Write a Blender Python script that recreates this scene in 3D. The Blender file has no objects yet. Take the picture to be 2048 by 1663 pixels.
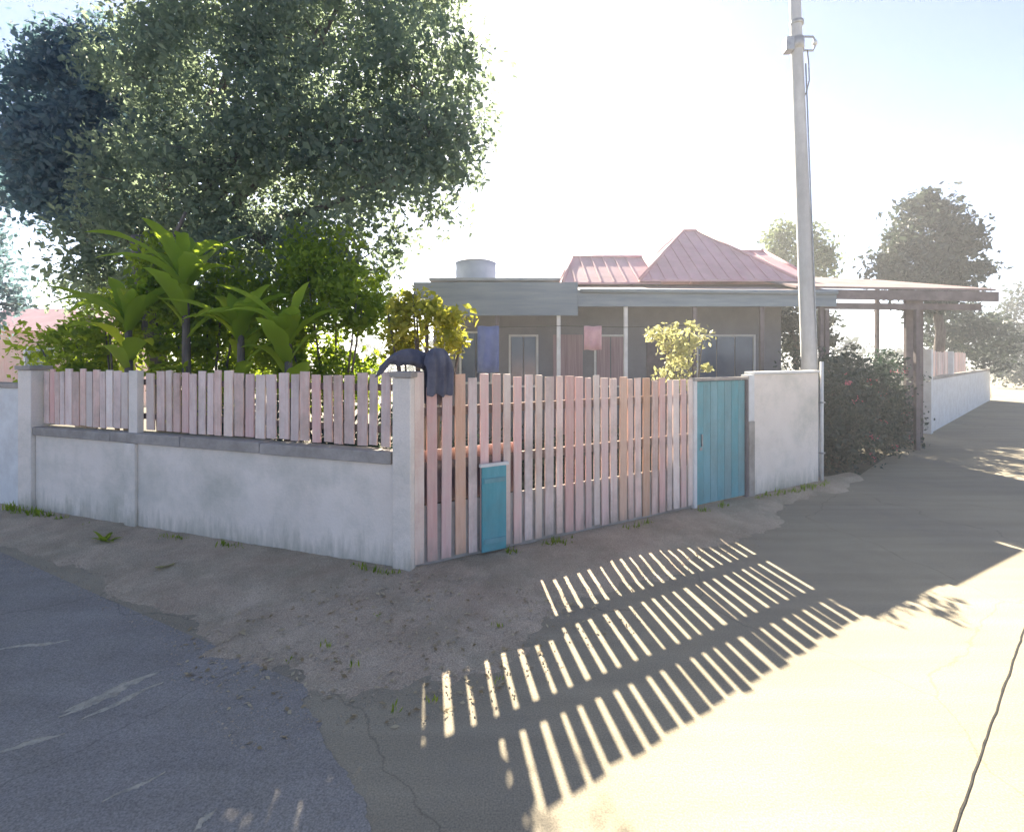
import bpy, math, random
import numpy as np
from mathutils import Vector, Matrix, noise as mnoise

C = bpy.context.scene.collection
scene = bpy.context.scene
R = math.radians
rng = np.random.default_rng(7)
random.seed(7)

# ------------------------------------------------------------------ camera
F, CX, HY, CAMH = 1024.0, 1024.0, 715.0, 2.5          # the 2048 px photo: focal length, centre, horizon row, eye height
cam = bpy.data.objects.new('camera', bpy.data.cameras.new('camera'))
C.objects.link(cam)
cam.location = (0, 0, CAMH)
cam.rotation_euler = (R(90), 0, 0)
cam.data.sensor_width = 36
cam.data.lens = 18
cam.data.shift_y = -(831.5 - HY) / 2048
cam.data.clip_end = 3000
scene.camera = cam

# ------------------------------------------------------------------ world, sun, exposure
SUN_EL, SUN_AZ = R(32.8), math.atan2(-0.167, 1.0)     # azimuth measured from +Y, positive to +X
world = bpy.data.worlds.new('World')
scene.world = world
world.use_nodes = True
wn = world.node_tree.nodes; wl = world.node_tree.links
bg = wn['Background']
sky = wn.new('ShaderNodeTexSky')
sky.sky_type = 'NISHITA'; sky.sun_disc = False
sky.sun_elevation = SUN_EL; sky.sun_rotation = SUN_AZ
sky.air_density = 0.5; sky.dust_density = 0.35; sky.ozone_density = 1.0
wl.new(sky.outputs[0], bg.inputs[0])
bg.inputs[1].default_value = 0.053
sun = bpy.data.objects.new('sun', bpy.data.lights.new('sun', 'SUN'))
C.objects.link(sun)
sun.data.energy = 5.0; sun.data.angle = R(0.5); sun.data.color = (1.0, 0.90, 0.72)
sd = Vector((math.sin(SUN_AZ) * math.cos(SUN_EL), math.cos(SUN_AZ) * math.cos(SUN_EL), math.sin(SUN_EL)))
sun.rotation_euler = sd.to_track_quat('Z', 'Y').to_euler()
sun.location = sd * 60
scene.view_settings.view_transform = 'Standard'
scene.view_settings.look = 'None'
scene.view_settings.gamma = 1
scene.view_settings.use_curve_mapping = False
scene.view_settings.exposure = 2.55

# ------------------------------------------------------------------ helpers
def P(px, py, d):                                     # a photo pixel at distance d -> world point
    return Vector(((px - CX) / F * d, d, CAMH - (py - HY) / F * d))
def G(px, py):                                        # a photo pixel on the ground
    return P(px, py, F * CAMH / (py - HY))

class MB:
    def __init__(s): s.v = []; s.f = []
    def add(s, vs, fs):
        o = len(s.v); s.v += [tuple(v) for v in vs]; s.f += [tuple(i + o for i in f) for f in fs]; return s
    def box(s, x0, x1, y0, y1, z0, z1, jit=0.0):
        j = lambda: random.uniform(-jit, jit) if jit else 0
        vs = [(x + j(), y + j(), z + j()) for z in (z0, z1) for (x, y) in ((x0, y0), (x1, y0), (x1, y1), (x0, y1))]
        return s.add(vs, [(3, 2, 1, 0), (4, 5, 6, 7), (0, 1, 5, 4), (1, 2, 6, 5), (2, 3, 7, 6), (3, 0, 4, 7)])
    def bar(s, p, q, w, h):
        p, q = Vector(p), Vector(q); d = (q - p).normalized()
        a = d.cross(Vector((0, 0, 1)))
        if a.length < 1e-3: a = Vector((1, 0, 0))
        a.normalize(); b = a.cross(d)
        vs = [e + a * sx * w / 2 + b * sy * h / 2 for e in (p, q) for sx, sy in ((-1, -1), (1, -1), (1, 1), (-1, 1))]
        return s.add(vs, [(3, 2, 1, 0), (4, 5, 6, 7), (0, 1, 5, 4), (1, 2, 6, 5), (2, 3, 7, 6), (3, 0, 4, 7)])
    def tube(s, pts, rad, n=8):
        pts = [Vector(p) for p in pts]
        if not hasattr(rad, '__len__'): rad = [rad] * len(pts)
        vs = []; fs = []
        for i, p in enumerate(pts):
            d = (pts[min(i + 1, len(pts) - 1)] - pts[max(i - 1, 0)]).normalized()
            a = d.cross(Vector((0.13, 0.99, 0.07)))
            if a.length < 0.2: a = d.cross(Vector((1, 0, 0)))
            a.normalize(); b = d.cross(a)
            for k in range(n):
                t = 2 * math.pi * k / n
                vs.append(p + (a * math.cos(t) + b * math.sin(t)) * rad[i])
        for i in range(len(pts) - 1):
            for k in range(n):
                fs.append((i * n + k, i * n + (k + 1) % n, (i + 1) * n + (k + 1) % n, (i + 1) * n + k))
        fs.append(tuple(range(n))[::-1]); fs.append(tuple(range((len(pts) - 1) * n, len(pts) * n)))
        return s.add(vs, fs)
    def build(s, name, m, parent=None, smooth=False, bevel=0):
        me = bpy.data.meshes.new(name); me.from_pydata(s.v, [], s.f); me.update()
        if m: me.materials.append(m)
        o = bpy.data.objects.new(name, me); C.objects.link(o)
        if smooth: me.polygons.foreach_set('use_smooth', [True] * len(me.polygons))
        if bevel:
            b = o.modifiers.new('bevel', 'BEVEL'); b.width = bevel; b.segments = 2
        if parent: o.parent = parent
        return o

def tag(o, label=None, cat=None, group=None, kind=None):
    for k, v in (('label', label), ('category', cat), ('group', group), ('kind', kind)):
        if v: o[k] = v
    return o
def thing(name, label, cat, loc=(0, 0, 0), rz=0, group=None):
    o = bpy.data.objects.new(name, None); C.objects.link(o)
    o.empty_display_size = 0.2; o.location = loc; o.rotation_euler = (0, 0, rz)
    return tag(o, label, cat, group)

# ------------------------------------------------------------------ materials
def mat(name, c1, c2, scale=3.0, rough=0.85, bump=0.0, bscale=30.0, detail=8, stain=None, stain_amt=0.5, stain_scale=0.9, stretch=None,
        var=0.0, spec=0.3, speck=0.0, metallic=0.0):
    m = bpy.data.materials.new(name); m.use_nodes = True
    nt = m.node_tree; n = nt.nodes; l = nt.links; b = n['Principled BSDF']
    tc = n.new('ShaderNodeTexCoord'); src = tc.outputs['Object']
    oi = n.new('ShaderNodeObjectInfo')
    if var:                                           # every piece of the same material gets its own grain and tint
        ad = n.new('ShaderNodeVectorMath'); ad.operation = 'ADD'
        sc = n.new('ShaderNodeVectorMath'); sc.operation = 'SCALE'; sc.inputs[0].default_value = (37, 19, 53)
        l.new(oi.outputs['Random'], sc.inputs['Scale']); l.new(src, ad.inputs[0]); l.new(sc.outputs[0], ad.inputs[1]); src = ad.outputs[0]
    if stretch:
        mp = n.new('ShaderNodeMapping'); mp.inputs['Scale'].default_value = stretch; l.new(src, mp.inputs[0]); ssrc = mp.outputs[0]
    else: ssrc = src
    nz = n.new('ShaderNodeTexNoise'); nz.inputs['Scale'].default_value = scale; nz.inputs['Detail'].default_value = detail
    nz.inputs['Roughness'].default_value = 0.65; l.new(ssrc, nz.inputs['Vector'])
    rp = n.new('ShaderNodeValToRGB'); rp.color_ramp.elements[0].position = 0.32; rp.color_ramp.elements[1].position = 0.68
    rp.color_ramp.elements[0].color = (*c1, 1); rp.color_ramp.elements[1].color = (*c2, 1)
    l.new(nz.outputs['Fac'], rp.inputs[0]); col = rp.outputs[0]
    if stain:
        n2 = n.new('ShaderNodeTexNoise'); n2.inputs['Scale'].default_value = stain_scale; n2.inputs['Detail'].default_value = 9; n2.inputs['Roughness'].default_value = 0.7
        l.new(src, n2.inputs['Vector'])
        r2 = n.new('ShaderNodeValToRGB'); r2.color_ramp.elements[0].position = 0.45; r2.color_ramp.elements[1].position = 0.68
        r2.color_ramp.elements[1].color = (stain_amt,) * 3 + (1,); r2.color_ramp.elements[0].color = (0, 0, 0, 1)
        l.new(n2.outputs['Fac'], r2.inputs[0])
        mx = n.new('ShaderNodeMix'); mx.data_type = 'RGBA'; l.new(r2.outputs[0], mx.inputs[0]); l.new(col, mx.inputs[6]); mx.inputs[7].default_value = (*stain, 1); col = mx.outputs[2]
    if speck:
        n3 = n.new('ShaderNodeTexNoise'); n3.inputs['Scale'].default_value = 90; n3.inputs['Detail'].default_value = 3; l.new(src, n3.inputs['Vector'])
        mr = n.new('ShaderNodeMapRange'); mr.inputs[1].default_value = 0.3; mr.inputs[2].default_value = 0.7; mr.inputs[3].default_value = 1 - speck; mr.inputs[4].default_value = 1 + speck
        l.new(n3.outputs['Fac'], mr.inputs[0])
        hv = n.new('ShaderNodeHueSaturation'); l.new(mr.outputs[0], hv.inputs['Value']); l.new(col, hv.inputs['Color']); col = hv.outputs[0]
    if var:
        hs = n.new('ShaderNodeHueSaturation')
        m1 = n.new('ShaderNodeMapRange'); m1.inputs[3].default_value = 1 - var; m1.inputs[4].default_value = 1 + var * 0.6; l.new(oi.outputs['Random'], m1.inputs[0]); l.new(m1.outputs[0], hs.inputs['Value'])
        mu = n.new('ShaderNodeMath'); mu.operation = 'MULTIPLY'; mu.inputs[1].default_value = 17.3; l.new(oi.outputs['Random'], mu.inputs[0])
        fr = n.new('ShaderNodeMath'); fr.operation = 'FRACT'; l.new(mu.outputs[0], fr.inputs[0])
        m2 = n.new('ShaderNodeMapRange'); m2.inputs[3].default_value = 0.8; m2.inputs[4].default_value = 1.2; l.new(fr.outputs[0], m2.inputs[0]); l.new(m2.outputs[0], hs.inputs['Saturation'])
        l.new(col, hs.inputs['Color']); col = hs.outputs[0]
    l.new(col, b.inputs['Base Color'])
    b.inputs['Roughness'].default_value = rough; b.inputs['Metallic'].default_value = metallic
    b.inputs['Specular IOR Level'].default_value = spec
    if bump:
        nb = n.new('ShaderNodeTexNoise'); nb.inputs['Scale'].default_value = bscale; nb.inputs['Detail'].default_value = 6; l.new(ssrc, nb.inputs['Vector'])
        bp = n.new('ShaderNodeBump'); bp.inputs['Strength'].default_value = bump; bp.inputs['Distance'].default_value = 0.02
        l.new(nb.outputs['Fac'], bp.inputs['Height']); l.new(bp.outputs[0], b.inputs['Normal'])
    return m

def leafmat(name, c1, c2, trans=0.35, tint=(0.35, 0.5, 0.06), rough=0.5):
    m = bpy.data.materials.new(name); m.use_nodes = True
    nt = m.node_tree; n = nt.nodes; l = nt.links; b = n['Principled BSDF']; out = n['Material Output']
    ge = n.new('ShaderNodeNewGeometry')
    rp = n.new('ShaderNodeValToRGB'); rp.color_ramp.elements[0].color = (*c1, 1); rp.color_ramp.elements[1].color = (*c2, 1)
    l.new(ge.outputs['Random Per Island'], rp.inputs[0]); l.new(rp.outputs[0], b.inputs['Base Color'])
    b.inputs['Roughness'].default_value = rough; b.inputs['Specular IOR Level'].default_value = 0.25
    tr = n.new('ShaderNodeBsdfTranslucent')
    mx = n.new('ShaderNodeMix'); mx.data_type = 'RGBA'; mx.inputs[0].default_value = 0.55; l.new(rp.outputs[0], mx.inputs[6]); mx.inputs[7].default_value = (*tint, 1)
    l.new(mx.outputs[2], tr.inputs[0])
    ms = n.new('ShaderNodeMixShader'); ms.inputs[0].default_value = trans
    l.new(b.outputs[0], ms.inputs[1]); l.new(tr.outputs[0], ms.inputs[2]); l.new(ms.outputs[0], out.inputs[0])
    return m

def wear(m, ang):
    n = m.node_tree.nodes; l = m.node_tree.links; b = n['Principled BSDF']
    col = b.inputs['Base Color'].links[0].from_socket
    tc = n.new('ShaderNodeTexCoord'); mp = n.new('ShaderNodeMapping'); mp.inputs['Rotation'].default_value = (0, 0, -ang); mp.inputs['Scale'].default_value = (0.22, 2.6, 1)
    l.new(tc.outputs['Object'], mp.inputs[0])
    nz = n.new('ShaderNodeTexNoise'); nz.inputs['Scale'].default_value = 1.6; nz.inputs['Detail'].default_value = 7; l.new(mp.outputs[0], nz.inputs['Vector'])
    mr = n.new('ShaderNodeMapRange'); mr.inputs[1].default_value = 0.35; mr.inputs[2].default_value = 0.68; mr.inputs[3].default_value = 0.91; mr.inputs[4].default_value = 1.07; l.new(nz.outputs['Fac'], mr.inputs[0])
    dn = n.new('ShaderNodeTexNoise'); dn.inputs['Scale'].default_value = 1.7; dn.inputs['Detail'].default_value = 5; l.new(tc.outputs['Object'], dn.inputs['Vector'])
    ad = n.new('ShaderNodeMixRGB'); ad.blend_type = 'ADD'; ad.inputs[0].default_value = 0.5; l.new(tc.outputs['Object'], ad.inputs[1]); l.new(dn.outputs['Color'], ad.inputs[2])
    vo = n.new('ShaderNodeTexVoronoi'); vo.feature = 'DISTANCE_TO_EDGE'; vo.inputs['Scale'].default_value = 0.33; l.new(ad.outputs[0], vo.inputs['Vector'])
    cr = n.new('ShaderNodeMapRange'); cr.inputs[1].default_value = 0.0; cr.inputs[2].default_value = 0.004; cr.inputs[3].default_value = 0.72; cr.inputs[4].default_value = 1.0; l.new(vo.outputs['Distance'], cr.inputs[0])
    mu = n.new('ShaderNodeMath'); mu.operation = 'MULTIPLY'; l.new(mr.outputs[0], mu.inputs[0]); l.new(cr.outputs[0], mu.inputs[1])
    hv = n.new('ShaderNodeHueSaturation'); l.new(mu.outputs[0], hv.inputs['Value']); l.new(col, hv.inputs['Color']); l.new(hv.outputs[0], b.inputs['Base Color'])

M = dict(
    soil=mat('soil', (0.10, 0.085, 0.06), (0.17, 0.15, 0.11), 1.2, 0.95, 0.5, 40),
    road=mat('road_concrete', (0.29, 0.25, 0.185), (0.365, 0.315, 0.225), 1.1, 0.95, 0.12, 45, stain=(0.17, 0.155, 0.14), stain_amt=0.6, stain_scale=0.55, speck=0.25),
    asphalt=mat('worn_asphalt', (0.25, 0.228, 0.21), (0.32, 0.295, 0.27), 1.3, 0.95, 0.2, 50, stain=(0.26, 0.235, 0.19), stain_amt=0.55, stain_scale=0.9, speck=0.3),
    pale_streak=mat('pale_streak', (0.38, 0.34, 0.27), (0.56, 0.50, 0.40), 9, 0.95, 0.4, 60, stain=(0.2, 0.19, 0.17), stain_amt=0.8, stain_scale=14),
    cloth_blue=mat('cloth_blue', (0.13, 0.17, 0.38), (0.19, 0.24, 0.48), 4, 0.95, 0.2, 12), cloth_pink=mat('cloth_pink', (0.60, 0.33, 0.36), (0.72, 0.45, 0.47), 4, 0.95, 0.2, 12),
    tar=mat('tar_seam', (0.02, 0.02, 0.02), (0.05, 0.045, 0.04), 9, 0.8, 0.3),
    verge=mat('verge_dirt', (0.38, 0.295, 0.215), (0.50, 0.41, 0.31), 1.6, 0.95, 0.7, 45, stain=(0.20, 0.195, 0.13), stain_amt=0.55, stain_scale=1.1, speck=0.3),
    pebble=mat('pebble', (0.32, 0.26, 0.19), (0.46, 0.38, 0.29), 8, 0.9),
    plaster=mat('white_plaster', (0.80, 0.71, 0.63), (0.89, 0.80, 0.72), 1.4, 0.9, 0.25, 25, stain=(0.40, 0.41, 0.34), stain_amt=0.55, stain_scale=0.8, speck=0.06),
    coping=mat('cement_coping', (0.34, 0.30, 0.27), (0.50, 0.45, 0.41), 2.5, 0.9, 0.4, 30, stain=(0.2, 0.18, 0.15), stain_amt=0.6, stain_scale=2),
    board=mat('pink_board', (0.81, 0.56, 0.49), (0.90, 0.73, 0.66), 3.0, 0.8, 0.35, 30, stain=(0.40, 0.33, 0.27), stain_amt=0.6, stain_scale=1.4, stretch=(9, 9, 0.8), var=0.12),
    board_red=mat('salmon_board', (0.82, 0.48, 0.43), (0.90, 0.62, 0.56), 3.0, 0.8, 0.35, 30, stain=(0.72, 0.58, 0.50), stain_amt=0.7, stain_scale=1.4, stretch=(9, 9, 0.8), var=0.2),
    board_pale=mat('whitewashed_board', (0.84, 0.66, 0.57), (0.91, 0.78, 0.69), 3.0, 0.8, 0.35, 30, stain=(0.62, 0.40, 0.34), stain_amt=0.6, stain_scale=1.4, stretch=(9, 9, 0.8), var=0.2),
    board_orange=mat('orange_board', (0.68, 0.38, 0.24), (0.80, 0.50, 0.34), 3.0, 0.8, 0.35, 30, stain=(0.72, 0.50, 0.40), stain_amt=0.6, stain_scale=1.6, stretch=(9, 9, 0.8), var=0.15),
    rail=mat('fence_rail', (0.16, 0.11, 0.09), (0.30, 0.22, 0.18), 5, 0.85, 0.4, 30, stretch=(1, 6, 6)),
    teal=mat('teal_paint', (0.12, 0.32, 0.36), (0.19, 0.41, 0.46), 2.2, 0.6, 0.2, 20, stain=(0.17, 0.27, 0.27), stain_amt=0.6, stain_scale=1.5, var=0.06, stretch=(3, 3, 0.6)),
    metal=mat('grey_metal', (0.25, 0.26, 0.28), (0.42, 0.43, 0.45), 6, 0.45, 0.05, metallic=0.6),
    dark=mat('dark_cloth', (0.09, 0.09, 0.12), (0.17, 0.17, 0.21), 4, 0.95, 0.3, 12),
    wallp=mat('house_wall', (0.19, 0.19, 0.215), (0.27, 0.265, 0.285), 1, 0.9, 0.15, 20, stain=(0.18, 0.17, 0.18), stain_amt=0.5),
    wallg=mat('house_wall_grey', (0.30, 0.32, 0.34), (0.40, 0.42, 0.43), 1, 0.9, 0.15, 20, stain=(0.22, 0.22, 0.22), stain_amt=0.5),
    fascia=mat('fascia_grey_blue', (0.15, 0.19, 0.24), (0.25, 0.30, 0.34), 1.5, 0.7, 0.1, 20, stretch=(0.4, 1, 4)),
    roof=mat('red_roof_sheet', (0.58, 0.32, 0.35), (0.70, 0.44, 0.46), 1.4, 0.6, 0.2, 12, stain=(0.46, 0.30, 0.28), stain_amt=0.6, stain_scale=0.8),
    rust=mat('rusty_sheet', (0.20, 0.13, 0.13), (0.31, 0.23, 0.22), 1.5, 0.8, 0.2, 15, stain=(0.30, 0.27, 0.27), stain_amt=0.6),
    beam=mat('brown_beam', (0.13, 0.105, 0.11), (0.21, 0.175, 0.18), 3, 0.8, 0.2, 20),
    white=mat('white_paint', (0.68, 0.67, 0.66), (0.8, 0.8, 0.79), 3, 0.7, 0.1, 20, stain=(0.5, 0.46, 0.42), stain_amt=0.4, stain_scale=2),
    glass=mat('window_glass', (0.06, 0.09, 0.15), (0.10, 0.14, 0.22), 1, 0.15, 0, spec=0.6),
    curtain=mat('curtain', (0.30, 0.20, 0.22), (0.48, 0.36, 0.38), 2, 0.95, 0.2, 8, stretch=(14, 1, 0.3)),
    pole=mat('pole_concrete', (0.42, 0.42, 0.43), (0.58, 0.58, 0.59), 2.0, 0.85, 0.3, 25, stain=(0.3, 0.3, 0.3), stain_amt=0.5, stretch=(2, 2, 0.4)),
    bark=mat('bark', (0.09, 0.075, 0.065), (0.21, 0.18, 0.16), 3, 0.95, 0.8, 18, stretch=(5, 5, 0.8)),
    tank=mat('tank_plastic', (0.36, 0.40, 0.52), (0.46, 0.50, 0.60), 2, 0.6),
    leaf_big=leafmat('leaf_grey_green', (0.09, 0.125, 0.11), (0.19, 0.23, 0.18), 0.6, (0.40, 0.50, 0.28)),
    leaf_blue=leafmat('leaf_dark', (0.07, 0.115, 0.15), (0.13, 0.18, 0.21), 0.55, (0.16, 0.28, 0.28)),
    leaf_far=leafmat('leaf_far', (0.04, 0.055, 0.05), (0.075, 0.09, 0.08), 0.25, (0.10, 0.14, 0.07)),
    leaf_pale=leafmat('leaf_pale', (0.10, 0.13, 0.08), (0.19, 0.22, 0.13), 0.4, (0.3, 0.36, 0.15)),
    leaf_green=leafmat('leaf_green', (0.09, 0.15, 0.02), (0.20, 0.27, 0.035), 0.62, (0.50, 0.64, 0.04)),
    leaf_lime=leafmat('leaf_lime', (0.16, 0.27, 0.03), (0.28, 0.40, 0.05), 0.6, (0.62, 0.76, 0.06)),
    leaf_gold=leafmat('leaf_gold', (0.22, 0.26, 0.03), (0.45, 0.42, 0.08), 0.5, (0.65, 0.62, 0.08)),
    leaf_cream=leafmat('leaf_cream', (0.28, 0.30, 0.12), (0.50, 0.46, 0.22), 0.45, (0.6, 0.58, 0.25)),
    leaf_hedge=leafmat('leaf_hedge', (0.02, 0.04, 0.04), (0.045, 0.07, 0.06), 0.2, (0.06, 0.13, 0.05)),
    flower=leafmat('flower_pink', (0.5, 0.10, 0.18), (0.7, 0.25, 0.3), 0.4, (0.7, 0.2, 0.25)),
    litter=leafmat('leaf_litter', (0.22, 0.16, 0.08), (0.5, 0.42, 0.28), 0.1, (0.4, 0.3, 0.1)),
)

def splash(m, h, c, amt):                                # soil splashed on the foot of a wall, with damp runs
    n = m.node_tree.nodes; l = m.node_tree.links; b = n['Principled BSDF']
    col = b.inputs['Base Color'].links[0].from_socket
    tc = n.new('ShaderNodeTexCoord'); sp = n.new('ShaderNodeSeparateXYZ'); l.new(tc.outputs['Object'], sp.inputs[0])
    mp = n.new('ShaderNodeMapping'); mp.inputs['Scale'].default_value = (7, 7, 1.2); l.new(tc.outputs['Object'], mp.inputs[0])
    nz = n.new('ShaderNodeTexNoise'); nz.inputs['Scale'].default_value = 1.3; nz.inputs['Detail'].default_value = 8; nz.inputs['Roughness'].default_value = 0.7; l.new(mp.outputs[0], nz.inputs['Vector'])
    mu = n.new('ShaderNodeMath'); mu.operation = 'MULTIPLY_ADD'; mu.inputs[1].default_value = -2.2 * h; l.new(nz.outputs['Fac'], mu.inputs[0]); l.new(sp.outputs[2], mu.inputs[2])
    mr = n.new('ShaderNodeMapRange'); mr.inputs[1].default_value = -h * 1.1; mr.inputs[2].default_value = h * 0.5 - h * 1.1 + 0.25 * h; mr.inputs[3].default_value = amt; mr.inputs[4].default_value = 0.0; l.new(mu.outputs[0], mr.inputs[0])
    mx = n.new('ShaderNodeMix'); mx.data_type = 'RGBA'; l.new(mr.outputs[0], mx.inputs[0]); l.new(col, mx.inputs[6]); mx.inputs[7].default_value = (*c, 1)
    l.new(mx.outputs[2], b.inputs['Base Color'])
splash(M['plaster'], 0.45, (0.30, 0.29, 0.22), 0.6)
for k_ in ('board', 'board_red', 'board_pale', 'board_orange'): splash(M[k_], 0.4, (0.26, 0.21, 0.17), 0.55)
wear(M['road'], 0.72); wear(M['asphalt'], 2.75)

def fbm(x, y, z=0.0, s=1.0, o=4):
    return mnoise.fractal(Vector((x * s, y * s, z)), 1.0, 2.0, o)

# ------------------------------------------------------------------ the setting: ground, road, verge
CORNER = Vector((-1.17, 5.89, 0)); LEFT_END = Vector((-7.78, 8.26, 0)); RIGHT_END = Vector((6.09, 10.12, 0))
uL = (LEFT_END - CORNER).normalized(); uR = (RIGHT_END - CORNER).normalized()
aL = math.atan2(-uL.y, -uL.x); aR = math.atan2(uR.y, uR.x)       # local x runs along each fence, local -y faces the street

tag(MB().add([(-300, -300, -0.03), (300, -300, -0.03), (300, 300, -0.03), (-300, 300, -0.03)], [(0, 1, 2, 3)]).build('ground', M['soil']), kind='structure')
# the two meeting streets in one concrete sheet: left street, corner, right street running off to the upper right
road_pts = [(-60, -30, 0), (60, -30, 0), (140, 128, 0), (60, 64.5, 0), (30, 32.0, 0), (13.6, 17.0, 0), (7.1, 10.6, 0), (6.09, 10.1, 0), (-1.17, 5.95, 0), (-7.9, 8.4, 0), (-14, 10.4, 0), (-60, 26, 0)]
tag(MB().add(road_pts, [tuple(range(len(road_pts)))]).build('road', M['road']), kind='structure')
# darker asphalt of the left street, its worn edge feathering out over the corner
edge = []
for i in range(61):
    t = i / 60; p = G(600, 1370).lerp(G(800, 1760), t)
    edge.append((p.x + 0.10 * fbm(t * 6, 1.7) + 0.03 * fbm(t * 40, 4.0), p.y, 0.004))
vs = edge + [(-0.4, -3, 0.004), (-3, -25, 0.004), (-55, -25, 0.004), (-55, 23.5, 0.004), (-14, 9.6, 0.004), (-7.9, 7.3, 0.004), (-4.0, 5.2, 0.004)]
tag(MB().add(vs, [tuple(range(len(vs)))[::-1]]).build('side_street', M['asphalt']), kind='structure')
# expansion joint between two slabs of the road: a narrow recessed line filled with tar, slightly uneven
a, b_ = G(2075, 1180), G(1895, 1700)
vs, fs = [], []
NJ = 60
for i in range(NJ + 1):
    t = i / NJ * 1.25 - 0.1
    p = a.lerp(b_, t); w = 0.004 + 0.005 * abs(fbm(i * 0.7, 3.1)) ; k = 0.006 * fbm(i * 0.5, 9.3)
    d = (b_ - a).normalized(); nrm = Vector((-d.y, d.x, 0))
    vs += [p + nrm * (w + k) + Vector((0, 0, 0.004)), p + nrm * (k - w) + Vector((0, 0, 0.004))]
    if i: fs.append((2 * i - 2, 2 * i - 1, 2 * i + 1, 2 * i))
tag(MB().add(vs, fs).build('road_joint', M['tar']), kind='structure')

def verge_profile(p):                                   # signed: 1 at the wall, 0 at the ragged outer edge
    r = p - CORNER
    sl = r.dot(uL); nl = abs(r.x * uL.y - r.y * uL.x)
    sr = r.dot(uR); nr = abs(r.x * uR.y - r.y * uR.x)
    wl = 1.75 - 0.13 * max(sl, 0) + 0.35 * fbm(p.x, p.y, 1.0, 0.9)
    wr = 1.75 - 0.165 * max(sr, 0) + 0.35 * fbm(p.x, p.y, 1.0, 0.9)
    el = 1 - nl / max(wl, 0.25) if sl > -0.3 else -9
    er = 1 - nr / max(wr, 0.25) if sr > -0.3 else -9
    ec = 1 - r.length / (2.0 + 0.35 * fbm(p.x, p.y, 1.0, 0.9))
    return max(el, er, ec)
def verge_h(x, y):
    e = verge_profile(Vector((x, y, 0)))
    return max(-0.02, min(0.07, e * 0.16)) + (0.012 * fbm(x, y, 5.0, 5.0) + 0.006 * fbm(x, y, 2.0, 17.0) if e > -0.3 else 0)
nx, ny = 250, 140
x0, x1, y0, y1 = -10.0, 7.2, 2.9, 11.2
vs = []; 
for j in range(ny + 1):
    for i in range(nx + 1):
        x = x0 + (x1 - x0) * i / nx; y = y0 + (y1 - y0) * j / ny
        vs.append((x, y, verge_h(x, y)))
fs = []
for j in range(ny):
    for i in range(nx):
        q = (j * (nx + 1) + i, j * (nx + 1) + i + 1, (j + 1) * (nx + 1) + i + 1, (j + 1) * (nx + 1) + i)
        if max(vs[k][2] for k in q) > -0.012: fs.append(q)
tag(MB().add(vs, fs).build('verge', M['verge'], smooth=True), kind='structure')

def quads(name, m, cen, nrm, upv, L, W, parent=None):    # many small leaf shaped faces in one mesh
    n = len(cen)
    a = np.cross(nrm, upv); a /= np.linalg.norm(a, axis=1, keepdims=True) + 1e-9
    b = np.cross(a, nrm); b /= np.linalg.norm(b, axis=1, keepdims=True) + 1e-9
    L = L[:, None]; W = W[:, None]
    v = np.stack([cen - b * L * 0.5, cen + a * W * 0.5 - b * L * 0.05 + nrm * W * 0.12, cen + b * L * 0.5, cen - a * W * 0.5 - b * L * 0.05 + nrm * W * 0.12], 1).reshape(-1, 3)
    me = bpy.data.meshes.new(name)
    me.vertices.add(4 * n); me.vertices.foreach_set('co', v.astype(np.float32).ravel())
    me.loops.add(4 * n); me.loops.foreach_set('vertex_index', np.arange(4 * n, dtype=np.int32))
    me.polygons.add(n); me.polygons.foreach_set('loop_start', np.arange(0, 4 * n, 4, dtype=np.int32))
    me.update(calc_edges=True); me.validate()
    me.materials.append(m)
    o = bpy.data.objects.new(name, me); C.objects.link(o)
    if parent: o.parent = parent
    return o
def unit(n):
    v = rng.normal(size=(n, 3)); return v / np.linalg.norm(v, axis=1, keepdims=True)

def foliage(name, m, blobs, n, size, clump=0.5, per=None, parent=None, hollow=0.45, droop=0.0):
    """blobs: list of (cx,cy,cz,rx,ry,rz). Leaves gather in clumps through each blob's volume, denser near its skin."""
    vol = np.array([b[3] * b[4] * b[5] for b in blobs]) ** 0.75; vol = vol / vol.sum()
    cs = []
    per = per or 60
    for b, f in zip(blobs, vol):
        k = max(3, int(n * f / per))
        d = unit(k); r = hollow + (1 - hollow) * rng.random(k) ** 0.6
        cc = np.array(b[:3]) + d * r[:, None] * np.array(b[3:6])
        sz = clump * (0.55 + 0.9 * rng.random(k))
        cnt = (per * (0.4 + 1.2 * rng.random(k))).astype(int)
        idx = np.repeat(np.arange(k), cnt)
        pts = cc[idx] + np.clip(rng.normal(size=(len(idx), 3)), -1.7, 1.7) * (sz[idx][:, None] * np.array([0.5, 0.5, 0.34]))
        cs.append(pts)
    cen = np.concatenate(cs); N = len(cen)
    nr = unit(N) + np.array([0, 0, 0.5]); nr /= np.linalg.norm(nr, axis=1, keepdims=True)
    up = unit(N) + np.array([0, 0, -droop])
    L = size * (0.45 + 1.1 * rng.random(N) ** 1.5); W = L * (0.42 + 0.2 * rng.random(N))
    o = quads(name, m, cen, nr, up, L, W, parent)
    o['kind'] = 'stuff'
    return o

def limb(parent, name, p0, p1, r0, r1, wob=0.25, n=7, sides=8):
    p0, p1 = Vector(p0), Vector(p1); pts = []; rad = []
    ln = (p1 - p0).length
    s = random.random() * 50
    for i in range(n):
        t = i / (n - 1); p = p0.lerp(p1, t)
        w = wob * math.sin(math.pi * t) * ln * 0.25
        p += Vector((fbm(t * 2, s), fbm(t * 2, s + 7), 0.4 * fbm(t * 2, s + 3))) * w
        pts.append(p); rad.append(r0 + (r1 - r0) * t)
    return MB().tube(pts, rad, sides).build(name, M['bark'], parent, smooth=True)

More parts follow.
